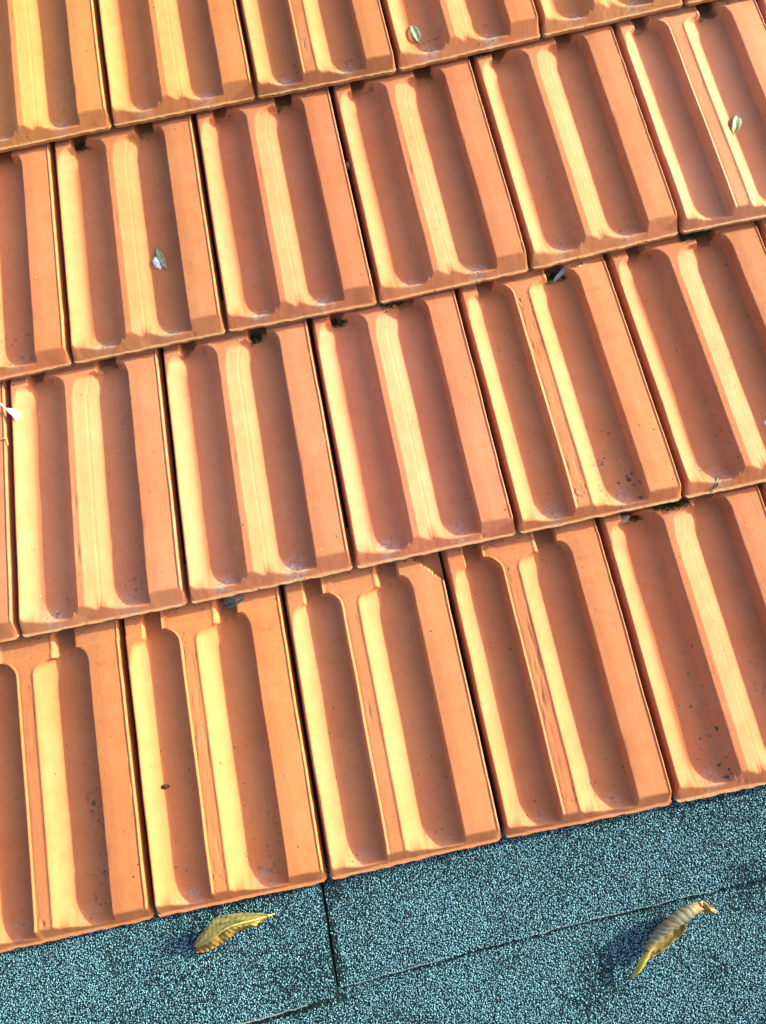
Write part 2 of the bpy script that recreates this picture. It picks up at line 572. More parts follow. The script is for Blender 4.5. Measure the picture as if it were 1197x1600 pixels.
def build_tile(r, i):
    kind = 'B' if (r, i) in B_TILES else 'A'
    F = field(kind, shoulder(r, i))
    seed = 100 * r + i
    rr = np.random.default_rng(seed)
    gm = tile_geom(r, i)
    X, Y = np.meshgrid(XG, YG)
    # uneven pressing: the profile wanders by a fraction of a millimetre
    wx = vnoise(X / 60, Y / 70, seed) * 1.2 + vnoise(X / 11, Y / 9, seed + 1) * 0.42
    wy = vnoise(X / 22, Y / 40, seed + 2) * 1.6 + vnoise(X / 5, Y / 9, seed + 3) * 0.35
    Z = sample(F, X + wx, np.maximum(Y + wy * (Y < 60) + wy * (Y > 300), 0))
    top = sstep(Z, 12, 18)
    Z = Z + (vnoise(X / 38, Y / 55, seed + 4) * 0.55 + vnoise(X / 9, Y / 14, seed + 5) * 0.16) * (0.5 + 0.5 * top)
    if True:                                    # pitted middle rib
        pit = 3.0 if (r, i) in ((1, 4), (0, 4), (0, 2)) else 1.1
        m = ((X > .372 * W) & (X < .440 * W) & (Y > 25) & (Y < 320))
        Z = Z - m * np.clip(vnoise(X / 1.7, Y / 3.2, seed + 9) - 0.18, 0, 1) * pit
    # small chips along edges of the band and at corners
    for _ in range(14):
        cx = rr.choice([.984, .79, .984, .035, .984, .40]) * W
        cy = rr.uniform(4, 300)
        rad = rr.uniform(1.0, 3.6)
        d = np.sqrt((X - cx) ** 2 + ((Y - cy) / 1.8) ** 2)
        Z = Z - np.clip(1 - d / rad, 0, 1) * rr.uniform(.6, 1.8) * (Z > 6)
    if (r, i) == (0, 3):                          # broken upper right corner
        edge = (X / W - .945) * 220 + (Y - 322) * 0.95 + vnoise(X / 6, Y / 6, 5) * 5
        Z = np.where(edge > 0, np.minimum(Z, 5 + np.clip(6 - edge, 0, 6)), Z)
    Z = np.maximum(Z, 0.6)
    # fit into the measured joints
    fu, fv = X / W, Y / GA
    left = gm['ub0'] + (gm['ut0'] - gm['ub0']) * fv
    right = gm['ub1'] + (gm['ut1'] - gm['ub1']) * fv
    U = left + (right - left) * fu
    V = gm['v0'] + (gm['v1'] - gm['v0']) * fu + Y + vnoise(X / 9, Y / 50, seed + 6) * 1.5 * np.clip(1 - Y / 6, 0, 1) + 4.5 * np.clip((np.abs(fu - .5) - .462) / .03, 0, 1) ** 2 * np.clip(1 - Y / 14, 0, 1)
    ZZ = Z - DROP * fv
    ox, oy = gm['ub0'], gm['v0']
    P = np.stack([U - ox, V - oy, ZZ], -1) * 0.001
    # attributes
    at = {}
    vert = np.zeros_like(X)
    at['lip'] = np.clip(1.15 - Y / 3.2, 0, 1) * (0.15 if r == 0 else 0.95)
    if (r, i) == (0, 5):
        at['lip'] = np.clip(1.2 - Y / 4, 0, 1)
    grime = np.clip(1 - np.abs(X / W - .981) / .010, 0, 1) * .5 + np.clip(1 - X / W / .032, 0, 1) * .5
    grime = grime + sstep(Y, shoulder(r, i) + 16, shoulder(r, i) + 36) * 0.45
    at['grime'] = np.clip(grime, 0, 1)
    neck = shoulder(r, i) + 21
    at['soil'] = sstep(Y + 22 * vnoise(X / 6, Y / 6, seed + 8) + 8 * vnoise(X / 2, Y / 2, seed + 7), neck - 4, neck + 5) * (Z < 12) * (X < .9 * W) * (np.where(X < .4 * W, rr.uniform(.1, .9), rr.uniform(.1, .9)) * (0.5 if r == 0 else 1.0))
    dep = np.zeros_like(X)
    k = DEPOSIT.get((r, i), .3)
    for c, wd in ((.225, .085), (.655, .085)):
        dep += np.clip(1 - ((X / W - c) / wd) ** 2 - ((Y - 15) / rr.uniform(10, 22)) ** 2, 0, 1) * rr.uniform(.6, 1.1)
    at['deposit'] = np.clip(dep * k * 1.2, 0, 1)
    spt = np.zeros_like(X) + (0.10 if r != 2 or i != 5 else 0)
    for x0, x1, y0, y1, s in SPOTS.get((r, i), []):
        spt = np.maximum(spt, s * sstep(X / W, x0 - .03, x0 + .04) * (1 - sstep(X / W, x1 - .04, x1 + .02)) * sstep(Y, y0 - 8, y0 + 8) *
                         (1 - sstep(Y, y1 - (y1 - y0) * .6, y1 + 10)))
    at['spots'] = spt
    rub = np.zeros_like(X)
    if (r, i) in RUBBED:
        for yy in (236, 268, 304):
            rub = np.maximum(rub, np.clip(1 - ((Y - yy) / 4.0) ** 2, 0, 1) * (X > .80 * W) * (1 - sstep(X / W, .88, .95)) * .7)
    at['rub'] = rub
    # closed body: front lip, sides and base, dropped from the border of the sheet
    ny, nx = X.shape
    idx = np.arange(ny * nx).reshape(ny, nx)
    border = np.concatenate([idx[0, :], idx[1:, -1], idx[-1, -2::-1], idx[-2:0:-1, 0]])
    bp = P.reshape(-1, 3)[border].copy()
    bfv = Y.reshape(-1)[border] / GA
    bp[:, 2] = (-DROP * bfv) * 0.001
    base0 = ny * nx
    nb = len(border)
    a = np.arange(nb)
    b = (a + 1) % nb
    quads = np.stack([border[a], base0 + a, base0 + b, border[b]], -1)
    # base plate as strips between the two long sides
    low = {int(v): base0 + n for n, v in enumerate(border)}
    bq = [[low[int(idx[j, 0])], low[int(idx[j + 1, 0])], low[int(idx[j + 1, -1])], low[int(idx[j, -1])]] for j in range(1, ny - 2)]
    extra = (bp, np.concatenate([quads, np.array(bq)]))
    o = grid_mesh('roof_tile', P, M_CLAY, roof, attrs=at, extra=extra)
    me = o.data
    try:
        me.set_sharp_from_angle(angle=math.radians(55))
    except Exception:
        pass
    o.location = (ox * .001, oy * .001, 0)
    o.rotation_euler = (0, 0, 0)
    c = TILE_COLOUR.get((r, i), ORANGE)
    if (r, i) not in TILE_COLOUR:
        c = [(0.50, 0.176, 0.084), (0.50, 0.168, 0.076), (0.49, 0.160, 0.064), (0.48, 0.160, 0.056)][r]
    j = rr.uniform(.89, 1.07)
    o.color = (c[0] * j, c[1] * .96 * j * rr.uniform(.95, 1.06), c[2] * j, 1)
    if (r, i) in TILE_LABEL:
        o['label'] = TILE_LABEL[(r, i)]
    TILES[(r, i)] = (F, gm)
    return o


for r, row in enumerate(ROWS):
    for i in range(len(row) - 1):
        build_tile(r, i)


def surf(u, v):
    """height of the tile surface under a point of the roof, metres in and out"""
    best = -0.02
    for (r, i), (F, gm) in TILES.items():
        y = v * 1000 - (gm['v0'] + gm['v1']) / 2
        if not 0 <= y <= LEN:
            continue
        f = y / GA
        l = gm['ub0'] + (gm['ut0'] - gm['ub0']) * f
        rt = gm['ub1'] + (gm['ut1'] - gm['ub1']) * f
        x = (u * 1000 - l) / (rt - l)
        if 0 < x < 1:
            best = max(best, (float(sample(F, np.array([x * W]), np.array([y]))[0]) - DROP * f) * .001)
    return best


# decking under the tiles
deck = link_mesh('roof_decking', [(-.55, .02, -.012), (1.3, .02, -.012), (1.3, 1.5, -.10), (-.55, 1.5, -.10),
                                  (-.55, .02, -.05), (1.3, .02, -.05), (1.3, 1.5, -.14), (-.55, 1.5, -.14)],
                 [(0, 1, 2, 3), (7, 6, 5, 4), (0, 4, 5, 1), (1, 5, 6, 2), (2, 6, 7, 3), (3, 7, 4, 0)], M_DECK, roof, smooth=False)

# ------------------------------------------------------------------ shingle strip under the eaves
apron = empty('shingle_roof_strip', (0, -.1, 0))
tag(apron, 'blue grey mineral shingle strip below the lowest course of clay tiles', 'roof', kind='structure')


def inside(poly, x, y):
    p = np.array(poly)
    q = np.roll(p, -1, 0)
    res = np.zeros(len(x), bool)
    for (ax, ay), (bx, by) in zip(p, q):
        c = ((ay > y) != (by > y)) & (x < (bx - ax) * (y - ay) / (by - ay + 1e-12) + ax)
        res ^= c
    return res


STAINS = [(.2085, -.0185, .0125, .95), (.2075, -.010, .008, .9), (.4926, -.1500, .022, .50), (.478, -.185, .020, .55), (.690, -.1005, .030, .7), (.712, -.094, .03, .6), (.505, -.175, .02, .4),
          (.135, -.085, .04, .35), (.19, -.10, .03, .4), (.63, -.19, .02, .4), (.05, -.008, .05, .3), (.13, -.008, .04, .35), (.02, -.09, .05, .25), (.36, .003, .05, .3), (.55, .0, .05, .25), (.66, .004, .04, .45)]
LIGHT = np.array([(.115, .265, .37), (.095, .23, .33), (.075, .19, .28), (.17, .345, .43)])
DARK = np.array([(.017, .042, .062), (.029, .072, .10), (.044, .107, .145)])


SEAM_LOW = [(-.55, -.1755), (.0887, -.1385), (.1995, -.1315)]  # left sheet's edge shade put into granule colour, over a bare bitumen strip
SEAM_RIGHT = [(.205, -.1218), (.4956, -.1056), (.7049, -.1009), (1.3, -.081)]  # crack below the right sheet, its edge shade also painted into the granules
SEAM_UP = [(.2012, -.125), (.2038, .0)]
SEAMS = []


def seg_dist(line, x, y):
    d = np.full(len(x), 9.0)
    for (ax, ay), (bx, by) in zip(line, line[1:]):
        t = np.clip(((x - ax) * (bx - ax) + (y - ay) * (by - ay)) / ((bx - ax) ** 2 + (by - ay) ** 2), 0, 1)
        d = np.minimum(d, np.hypot(x - ax - t * (bx - ax), y - ay - t * (by - ay)))
    return d


def granules(poly, top, parent, seed, zone, wear=0.0):
    r = np.random.default_rng(seed)
    sp = .00188
    u0, u1, v0, v1 = zone
    gu, gv = np.meshgrid(np.arange(u0, u1, sp), np.arange(v0, v1, sp))
    x = (gu + r.uniform(-.55, .55, gu.shape) * sp).ravel()
    y = (gv + r.uniform(-.55, .55, gu.shape) * sp).ravel()
    dark = np.zeros(len(x))
    for a, b, rad, s in STAINS:
        d = np.hypot(x - a, (y - b) * 1.25)
        dark = np.maximum(dark, s * np.clip(1.35 - d / rad + 1.2 * vnoise(x * 260, y * 260, 3), 0, 1))
    patch = .8 * vnoise(x * 14 + 9, y * 14 + 9, 10) + .9 * vnoise(x * 38, y * 38, 11) + .6 * vnoise(x * 120, y * 120, 12) + wear
    for line, wd, st in SEAMS:
        d = seg_dist(line, x, y - .0)
        dark = np.maximum(dark, st * np.clip(1.6 - d / (wd * (1 + 1.3 * vnoise(x * 70, y * 70, 9))), 0, 1))
    keep = inside(poly, x, y) & (r.random(len(x)) > .02 + .6 * dark + .12 * np.clip(patch, 0, 1))
    x, y, dark, patch = x[keep], y[keep], dark[keep], patch[keep]
    n = len(x)
    top = top(x, y)
    # each granule an uneven octahedron
    ang = r.uniform(0, 2 * np.pi, n)
    rad = r.uniform(.00072, .00150, n)
    el = r.uniform(.65, 1.0, n)
    hh = rad * r.uniform(.45, .95, n)
    V = np.zeros((n, 6, 3))
    for k in range(4):
        a = ang + k * np.pi / 2 + r.uniform(-.35, .35, n)
        s = rad * (el if k % 2 else 1) * r.uniform(.8, 1.15, n)
        V[:, k, 0] = x + np.cos(a) * s
        V[:, k, 1] = y + np.sin(a) * s
        V[:, k, 2] = top + hh * r.uniform(.15, .5, n)
    off = r.uniform(-.35, .35, (n, 2)) * rad[:, None]
    V[:, 4] = np.stack([x + off[:, 0], y + off[:, 1], top + hh], -1)
    V[:, 5] = np.stack([x, y, top - .0004 + 0 * x], -1)
    f = np.array([(0, 1, 4), (1, 2, 4), (2, 3, 4), (3, 0, 4), (1, 0, 5), (2, 1, 5), (3, 2, 5), (0, 3, 5)])
    F = (f[None] + (np.arange(n) * 6)[:, None, None]).reshape(-1, 3)
    me = bpy.data.meshes.new('granules')
    me.vertices.add(n * 6)
    me.vertices.foreach_set('co', V.astype(np.float32).ravel())
    me.loops.add(F.size)
    me.loops.foreach_set('vertex_index', F.astype(np.int32).ravel())
    me.polygons.add(len(F))
    me.polygons.foreach_set('loop_start', np.arange(0, F.size, 3, dtype=np.int32))
    me.polygons.foreach_set('loop_total', np.full(len(F), 3, dtype=np.int32))
    me.update(calc_edges=True)
    li = LIGHT[r.integers(0, len(LIGHT), n)]
    dk = DARK[r.integers(0, len(DARK), n)]
    isd = r.random(n) < .15 + .45 * dark + .30 * np.clip(patch, -.2, 1)
    c = np.where(isd[:, None], dk, li) * r.uniform(.75, 1.15, n)[:, None]
    c = np.concatenate([c, np.ones((n, 1))], 1)
    at = me.color_attributes.new('tint', 'FLOAT_COLOR', 'POINT')
    at.data.foreach_set('color', np.repeat(c, 6, 0).astype(np.float32).ravel())
    me.materials.append(M_GRAN)
    o = bpy.data.objects.new('granules', me)
    COL.objects.link(o)
    o.parent = parent
    o['kind'] = 'stuff'
    return n


def shingle(lower, upper, top, thick, seed, zone, label, lift=0.0, seams=(), bare=0.0, wear=0.0):
    """a sheet between its lower and upper edge (lists of (u, v), left to right), ragged at the edges"""
    r = np.random.default_rng(seed)
    ns, nt = 150, 22

    def along(line):
        p = np.array(line)
        d = np.concatenate([[0], np.cumsum(np.hypot(*np.diff(p, axis=0).T))])
        d /= d[-1]
        q = np.linspace(0, 1, ns)
        return np.stack([np.interp(q, d, p[:, 0]), np.interp(q, d, p[:, 1])], -1)

    lo, up = along(lower), along(upper)
    q = np.linspace(0, 1, ns)
    up[-1, 0] -= 0
    lo[:, 1] += (vnoise(q * 90, q * 0, seed) * .0016 + vnoise(q * 260, q * 0, seed + 1) * .0010)
    t = np.concatenate([[0, .009], np.linspace(.05, 1, nt - 2)])[:, None, None]
    UV = lo[None] * (1 - t) + up[None] * t
    UV[:, -1, 0] += vnoise(np.linspace(0, 14, nt), np.zeros(nt), seed + 2) * .0016
    tz = lambda a, b: top + lift * np.clip((-.02 - b) / .11, 0, 1.2) ** 1.5 + .0012 * vnoise(np.asarray(a) * 14 + 50, np.asarray(b) * 14 + 50, seed)
    Zt = tz(UV[..., 0], UV[..., 1])
    V = np.concatenate([UV + np.array([0, .1]), Zt[..., None]], -1).reshape(-1, 3)
    idx = np.arange(nt * ns).reshape(nt, ns)
    faces = [tuple(f) for f in np.stack([idx[:-1, :-1], idx[:-1, 1:], idx[1:, 1:], idx[1:, :-1]], -1).reshape(-1, 4).tolist()]
    border = np.concatenate([idx[0, :], idx[1:, -1], idx[-1, -2::-1], idx[-2:0:-1, 0]]).tolist()
    n = len(V)
    low = V[border].copy()
    low[:, 2] -= thick
    k0 = len(faces)
    nb = len(border)
    for k in range(nb):
        faces.append((border[k], n + k, n + (k + 1) % nb, border[(k + 1) % nb]))
    o = link_mesh('asphalt_shingle', np.concatenate([V, low]), faces, None, apron, smooth=False, mats=[M_BITUMEN, M_SHEET_EDGE])
    mi = np.zeros(len(faces), dtype=np.int32)
    if bare:
        fr = np.arange(k0)
        mi[:k0][(fr < ns - 1) & (vnoise(fr * .09, fr * 0.0, 6) > -.12)] = 1
    o.data.polygons.foreach_set('material_index', mi)
    o['label'] = label
    poly = [(a, b + .1 + bare) for a, b in lo] + [(a, b + .1) for a, b in UV[1:-1, -1] - np.array([bare * .5, 0])] + [(a, b + .1) for a, b in up[::-1]]
    z2 = (zone[0], zone[1], zone[2] + .1, zone[3] + .1)
    save = [tuple(s_) for s_ in STAINS]
    STAINS[:] = [(a, b + .1, rad, s_) for a, b, rad, s_ in save]
    SEAMS[:] = [([(a, b + .1) for a, b in ln], wd, st) for ln, wd, st in seams]
    granules(poly, lambda a, b: tz(a, b - .1), o, seed, z2, wear)
    SEAMS[:] = []
    STAINS[:] = save


shingle([(-.55, -.170), (.0887, -.1331), (.1968, -.1262)], [(-.55, .03), (.2000, .03)], -.0018, .0030, 21, (-.50, .205, -.18, .016),
        'upper left shingle whose raised edges overlap its neighbours', .0060, (), .0018, .28)
shingle([(.1990, -.1198), (.2011, -.1192), (.4956, -.1034), (.7049, -.0986), (1.3, -.078)], [(.2028, .03), (1.3, .03)], -.0046, .0024, 22,
        (.196, 1.05, -.125, .016), 'upper right shingle running under the eaves beside the raised one', .0016, [(SEAM_UP, .0030, 1.0)], .0003)
shingle([(-.55, -.60), (1.3, -.60)], [(-.55, .03), (1.3, .03)], -.0086, .0030, 23, (-.50, 1.05, -.33, -.085), 'lower shingle course along the bottom edge', 0.0, [(SEAM_LOW, .0045, 1.0), (SEAM_RIGHT, .0021, .75)])


# ------------------------------------------------------------------ leaves
def catmull(pts, n):
    p = np.array(pts, float)
    p = np.vstack([2 * p[0] - p[1], p, 2 * p[-1] - p[-2]])
    out = []
    m = len(pts) - 1
    for k in range(n):
        t = k / (n - 1) * m
        i = min(int(t), m - 1)
        f = t - i
        a, b, c, d = p[i], p[i + 1], p[i + 2], p[i + 3]
        out.append(.5 * ((2 * b) + (-a + c) * f + (2 * a - 5 * b + 4 * c - d) * f ** 2 + (-a + 3 * b - 3 * c + d) * f ** 3))
    return np.array(out)


def strip_sheet(lines, n, m):
    """lines: several guide curves (lists of points, same sense); a sheet is lofted across them"""
    L = np.array([catmull(l, n) for l in lines])          # (k, n, 3)
    out = np.zeros((n, m, 3))
    for j in range(n):
        out[j] = catmull(L[:, j], m)
    return out


def solid(o, th):
    md = o.modifiers.new('thickness', 'SOLIDIFY')
    md.thickness = th
    md.offset = 0


def tube(name, pts, radii, mat, parent, n=18, sides=7):
    c = catmull(pts, n)
    rr = np.interp(np.linspace(0, 1, n), np.linspace(0, 1, len(radii)), radii)
    verts, faces = [], []
    for i in range(n):
        d = Vector(c[min(i + 1, n - 1)] - c[max(i - 1, 0)]).normalized()
        a = d.orthogonal().normalized()
        b = d.cross(a)
        for k in range(sides):
            an = 2 * math.pi * k / sides
            verts.append(Vector(c[i]) + (a * math.cos(an) + b * math.sin(an)) * float(rr[i]))
    for i in range(n - 1):
        for k in range(sides):
            faces.append((i * sides + k, i * sides + (k + 1) % sides, (i + 1) * sides + (k + 1) % sides, (i + 1) * sides + k))
    faces.append(tuple(range(sides))[::-1])
    faces.append(tuple((n - 1) * sides + k for k in range(sides)))
    return link_mesh(name, verts, faces, mat, parent)


def rel(line, o):
    return [(a - o[0], b - o[1], c - o[2]) for a, b, c in line]


ZS = 0.0002      # top of the shingle grains under the leaves
# folded leaf under the eaves, left
o1 = (.088, -.036, ZS)
leaf = empty('fallen_leaf', o1)
tag(leaf, 'folded yellow green leaf lying on the shingles close under the left eaves tiles', 'leaf', 'big fallen leaves on the shingles')
mid1 = [(.1345, -.0262, .0025), (.118, -.0262, .009), (.100, -.0258, .0125), (.083, -.0285, .0125), (.066, -.0362, .0095), (.0445, -.0452, .0035)]
up1 = [(.1350, -.0252, .0030), (.1150, -.0165, .012), (.0965, -.0130, .0180), (.0780, -.0125, .020), (.0620, -.0230, .0170), (.0425, -.0400, .0065)]
um1 = [tuple((a * .5 + b * .5) + (0, .0006, .0012)[k] for k, (a, b) in enumerate(zip(p, q))) for p, q in zip(mid1, up1)]
lo1 = [(.1340, -.0272, .0015), (.1170, -.0335, .0045), (.0985, -.0360, .0030), (.0800, -.0445, .0022), (.0620, -.0500, .0014), (.0440, -.0495, .0010)]
lm1 = [tuple((a * .55 + b * .45) + (0, 0, .0008)[k] for k, (a, b) in enumerate(zip(p, q))) for p, q in zip(mid1, lo1)]
N, Mm = 60, 15


def ripple(S, amp, freq, seed):
    n, m = S.shape[:2]
    j = np.linspace(0, 1, n)[:, None]
    i = np.linspace(0, 1, m)[None, :]
    S[:, :, 2] += amp * np.abs(np.sin((j + .12 * i) * math.pi * freq)) * (.15 + .85 * i)
    nz = vnoise(j * 9 + 0 * i, i * 4 + 0 * j, seed)
    S[:, :, 2] += nz * amp * 2.4
    S[:, :, 1] += vnoise(j * 24 + 0 * i, i * 2 + 0 * j, seed + 1) * amp * .7 * i
    S[:, :, 2] = np.maximum(S[:, :, 2], .0004)
    return S


def tint_grid(n, m, fn):
    t = np.ones((n, m, 4))
    for j in range(n):
        for i in range(m):
            t[j, i, :3] = fn(j / (n - 1), i / (m - 1))
    return t


def lerp3(a, b, t):
    return tuple(x + (y - x) * t for x, y in zip(a, b))


def up_tint(j, i):
    c = lerp3((.36, .29, .09), (.27, .22, .08), i)
    if j < .12:
        c = (.36, .22, .07)
    if j > .90:
        c = lerp3(c, (.20, .10, .04), (j - .9) / .1)
    vein = abs(math.sin((j + .12 * i) * math.pi * 15)) < .16
    return lerp3(c, (.16, .15, .05), .5) if vein else c


def lo_tint(j, i):
    c = lerp3((.42, .33, .08), (.46, .25, .045), j)
    if j > .82:
        c = lerp3(c, (.30, .13, .04), min(1, (j - .82) / .14))
    if i > .85:
        c = lerp3(c, (.36, .20, .06), .5)
    if .25 < j < .5 and i < .25:
        c = lerp3(c, (.28, .12, .04), .45)
    vein = abs(math.sin((j + .12 * i) * math.pi * 15)) < .2
    return lerp3(c, (.20, .10, .02), .6) if vein else c


S = ripple(strip_sheet([rel(mid1, o1), rel(um1, o1), rel(up1, o1)], N, Mm), .0010, 15, 1)
b = grid_mesh('upper_blade', S, M_LEAF, leaf, tint=tint_grid(N, Mm, up_tint))
solid(b, .0004)
S = ripple(strip_sheet([rel(mid1, o1), rel(lm1, o1), rel(lo1, o1)], N, Mm), .0024, 15, 4)
b = grid_mesh('lower_blade', S, M_LEAF, leaf, tint=tint_grid(N, Mm, lo_tint))
solid(b, .0004)
tube('midrib', rel([(.1410, -.0262, .0015)] + [(a, b_ - .0003, c + .0006) for a, b_, c in mid1], o1), [.0006, .0010, .0011, .0010, .0009, .0007, .0004],
     plain('leaf_midrib', (.46, .36, .12), .6, 200), leaf)

# curled leaf, right
o2 = (.58, -.138, ZS - .004)
leaf2 = empty('fallen_leaf', o2)
tag(leaf2, 'curled brown and yellow leaf lying on the shingles at lower right, tip up', 'leaf', 'big fallen leaves on the shingles')
ZB = ZS - .004
axis2 = [(.5520, -.1420, .006), (.5655, -.1300, .008), (.5790, -.1210, .010), (.5930, -.1150, .011), (.6080, -.1105, .011), (.6200, -.1085, .0095)]


def curl(axis, rad, a0, a1, n, m, squash=1.0):
    c = catmull(axis, n)
    rr = np.interp(np.linspace(0, 1, n), np.linspace(0, 1, len(rad)), rad)
    A0 = np.interp(np.linspace(0, 1, n), np.linspace(0, 1, len(a0)), a0)
    A1 = np.interp(np.linspace(0, 1, n), np.linspace(0, 1, len(a1)), a1)
    out = np.zeros((n, m, 3))
    for j in range(n):
        d = c[min(j + 1, n - 1)] - c[max(j - 1, 0)]
        side = np.array([-d[1], d[0], 0])
        side /= np.linalg.norm(side) + 1e-9
        for i in range(m):
            an = math.radians(A0[j] + (A1[j] - A0[j]) * i / (m - 1))
            out[j, i] = c[j] + side * math.cos(an) * rr[j] + np.array([0, 0, math.sin(an) * rr[j] * squash])
    return out


S = curl(rel([(a, b_, c + .003 + ZB) for a, b_, c in axis2], o2), [.0032, .0052, .0070, .0074, .0064, .0048], [200, 205, 205, 200, 200, 195], [-20, -5, 5, -10, -30, -40], 70, 22)
jj = np.linspace(0, 1, 70)[:, None]
ii = np.linspace(0, 1, 22)[None, :]
fold = 1 + .032 * np.sin((jj * 11 + 1.4 * ii + 1.6 * vnoise(jj * 5 + 0 * ii, ii * 3 + 0 * jj, 77)) * 2 * math.pi) + .22 * vnoise(jj * 7 + 0 * ii, ii * 5 + 0 * jj, 78)
ctr = S.mean(1, keepdims=True)
S = ctr + (S - ctr) * fold[..., None]
S[:, :, 2] = np.maximum(S[:, :, 2], .0004)


def roll_tint(j, i):
    s = math.sin((j * 11 + 1.4 * i + 1.6 * float(vnoise(np.array([j * 5]), np.array([i * 3]), 77)[0])) * 2 * math.pi)
    c = lerp3((.34, .31, .24), (.12, .07, .03), (.5 - .5 * s) ** 4)
    bl = float(vnoise(np.array([j * 6 + 3]), np.array([i * 4 + 1]), 91)[0])
    c = lerp3(c, (.26, .14, .045), min(1, max(0, bl * 3.2)))
    if j < .15:
        c = lerp3((.45, .33, .12), c, j / .15)
    if i < .12 or i > .93:
        c = lerp3(c, (.30, .15, .06), .6)
    if j > .8:
        c = lerp3(c, (.48, .28, .09), (j - .8) / .2)
    return c


b = grid_mesh('rolled_blade', S, M_LEAF, leaf2, tint=tint_grid(70, 22, roll_tint))
solid(b, .0005)
# the open lobe that turns towards the viewer
la = [(.5480, -.1475, .007), (.5600, -.1360, .010), (.5760, -.1270, .009), (.5930, -.1195, .007), (.6010, -.1200, .005)]
lb = [(.5500, -.1520, .003), (.5630, -.1450, .0025), (.5800, -.1370, .0025), (.5950, -.1300, .003), (.6020, -.1250, .004)]
lc = [(.5505, -.1548, .0035), (.5640, -.1508, .005), (.5810, -.1425, .006), (.5965, -.1345, .007), (.6025, -.1275, .007)]
lift = lambda L: [(a, b_, c + ZB) for a, b_, c in L]
S = strip_sheet([rel(lift(la), o2), rel(lift(lb), o2), rel(lift(lc), o2)], 46, 16)
S[:, :, 0] += vnoise(np.linspace(0, 12, 46)[:, None] + 0 * S[:, :, 0], np.linspace(0, 3, 16)[None, :] + 0 * S[:, :, 0], 8) * .0018
S[:, :, 2] += vnoise(np.linspace(0, 16, 46)[:, None] + 0 * S[:, :, 0], np.linspace(0, 5, 16)[None, :] + 0 * S[:, :, 0], 9) * .0022


def lobe_tint(j, i):
    c = lerp3((.26, .14, .035), (.48, .36, .09), i)
    if i > .86:
        c = lerp3(c, (.40, .22, .07), .6)
    if j > .8 and i < .5:
        c = (.14, .09, .04)
    return c


b = grid_mesh('open_lobe', S, M_LEAF, leaf2, tint=tint_grid(46, 16, lobe_tint))
solid(b, .0005)
# crumpled brown end
ea = [(.6130, -.1110, .004), (.6170, -.1060, .013), (.6240, -.1040, .014), (.6300, -.1080, .011), (.6390, -.1165, .006)]
eb = [(.6130, -.1140, .006), (.6190, -.1110, .014), (.6260, -.1110, .010), (.6320, -.1140, .013), (.6400, -.1185, .006)]
ec = [(.6130, -.1165, .003), (.6200, -.1170, .007), (.6270, -.1180, .009), (.6340, -.1200, .006), (.6405, -.1205, .005)]
S = strip_sheet([rel(lift(ea), o2), rel(lift(eb), o2), rel(lift(ec), o2)], 34, 18)
gx, gy = np.meshgrid(np.linspace(0, 7, 18), np.linspace(0, 9, 34))
S[:, :, 2] += vnoise(gx, gy, 31) * .005
S[:, :, 1] += vnoise(gx, gy, 32) * .002


def end_tint(j, i):
    v = float(vnoise(np.array([j * 9]), np.array([i * 5]), 44)[0])
    c = lerp3((.36, .15, .04), (.46, .34, .16), min(1, max(0, v * 1.6 + .5)))
    return c


b = grid_mesh('crumpled_end', S, M_LEAF, leaf2, tint=tint_grid(34, 18, end_tint))
solid(b, .0005)
# yellow stalk end, a flattened blade strip
sa = [(.5275, -.1685, .002), (.5340, -.1605, .006), (.5405, -.1510, .009), (.5490, -.1440, .010), (.5570, -.1380, .009)]
sb = [(.5290, -.1695, .003), (.5370, -.1625, .008), (.5445, -.1540, .011), (.5520, -.1465, .012), (.5590, -.1400, .011)]
sc_ = [(.5302, -.1700, .002), (.5395, -.1640, .005), (.5475, -.1560, .007), (.5535, -.1490, .008), (.5600, -.1420, .008)]
S = strip_sheet([rel(lift(sa), o2), rel(lift(sb), o2), rel(lift(sc_), o2)], 34, 9)
b = grid_mesh('leaf_tip', S, M_LEAF, leaf2, tint=tint_grid(34, 9, lambda j, i: lerp3((.52, .42, .06), (.46, .30, .06), max(0, j - .6) * 2)))
solid(b, .0006)


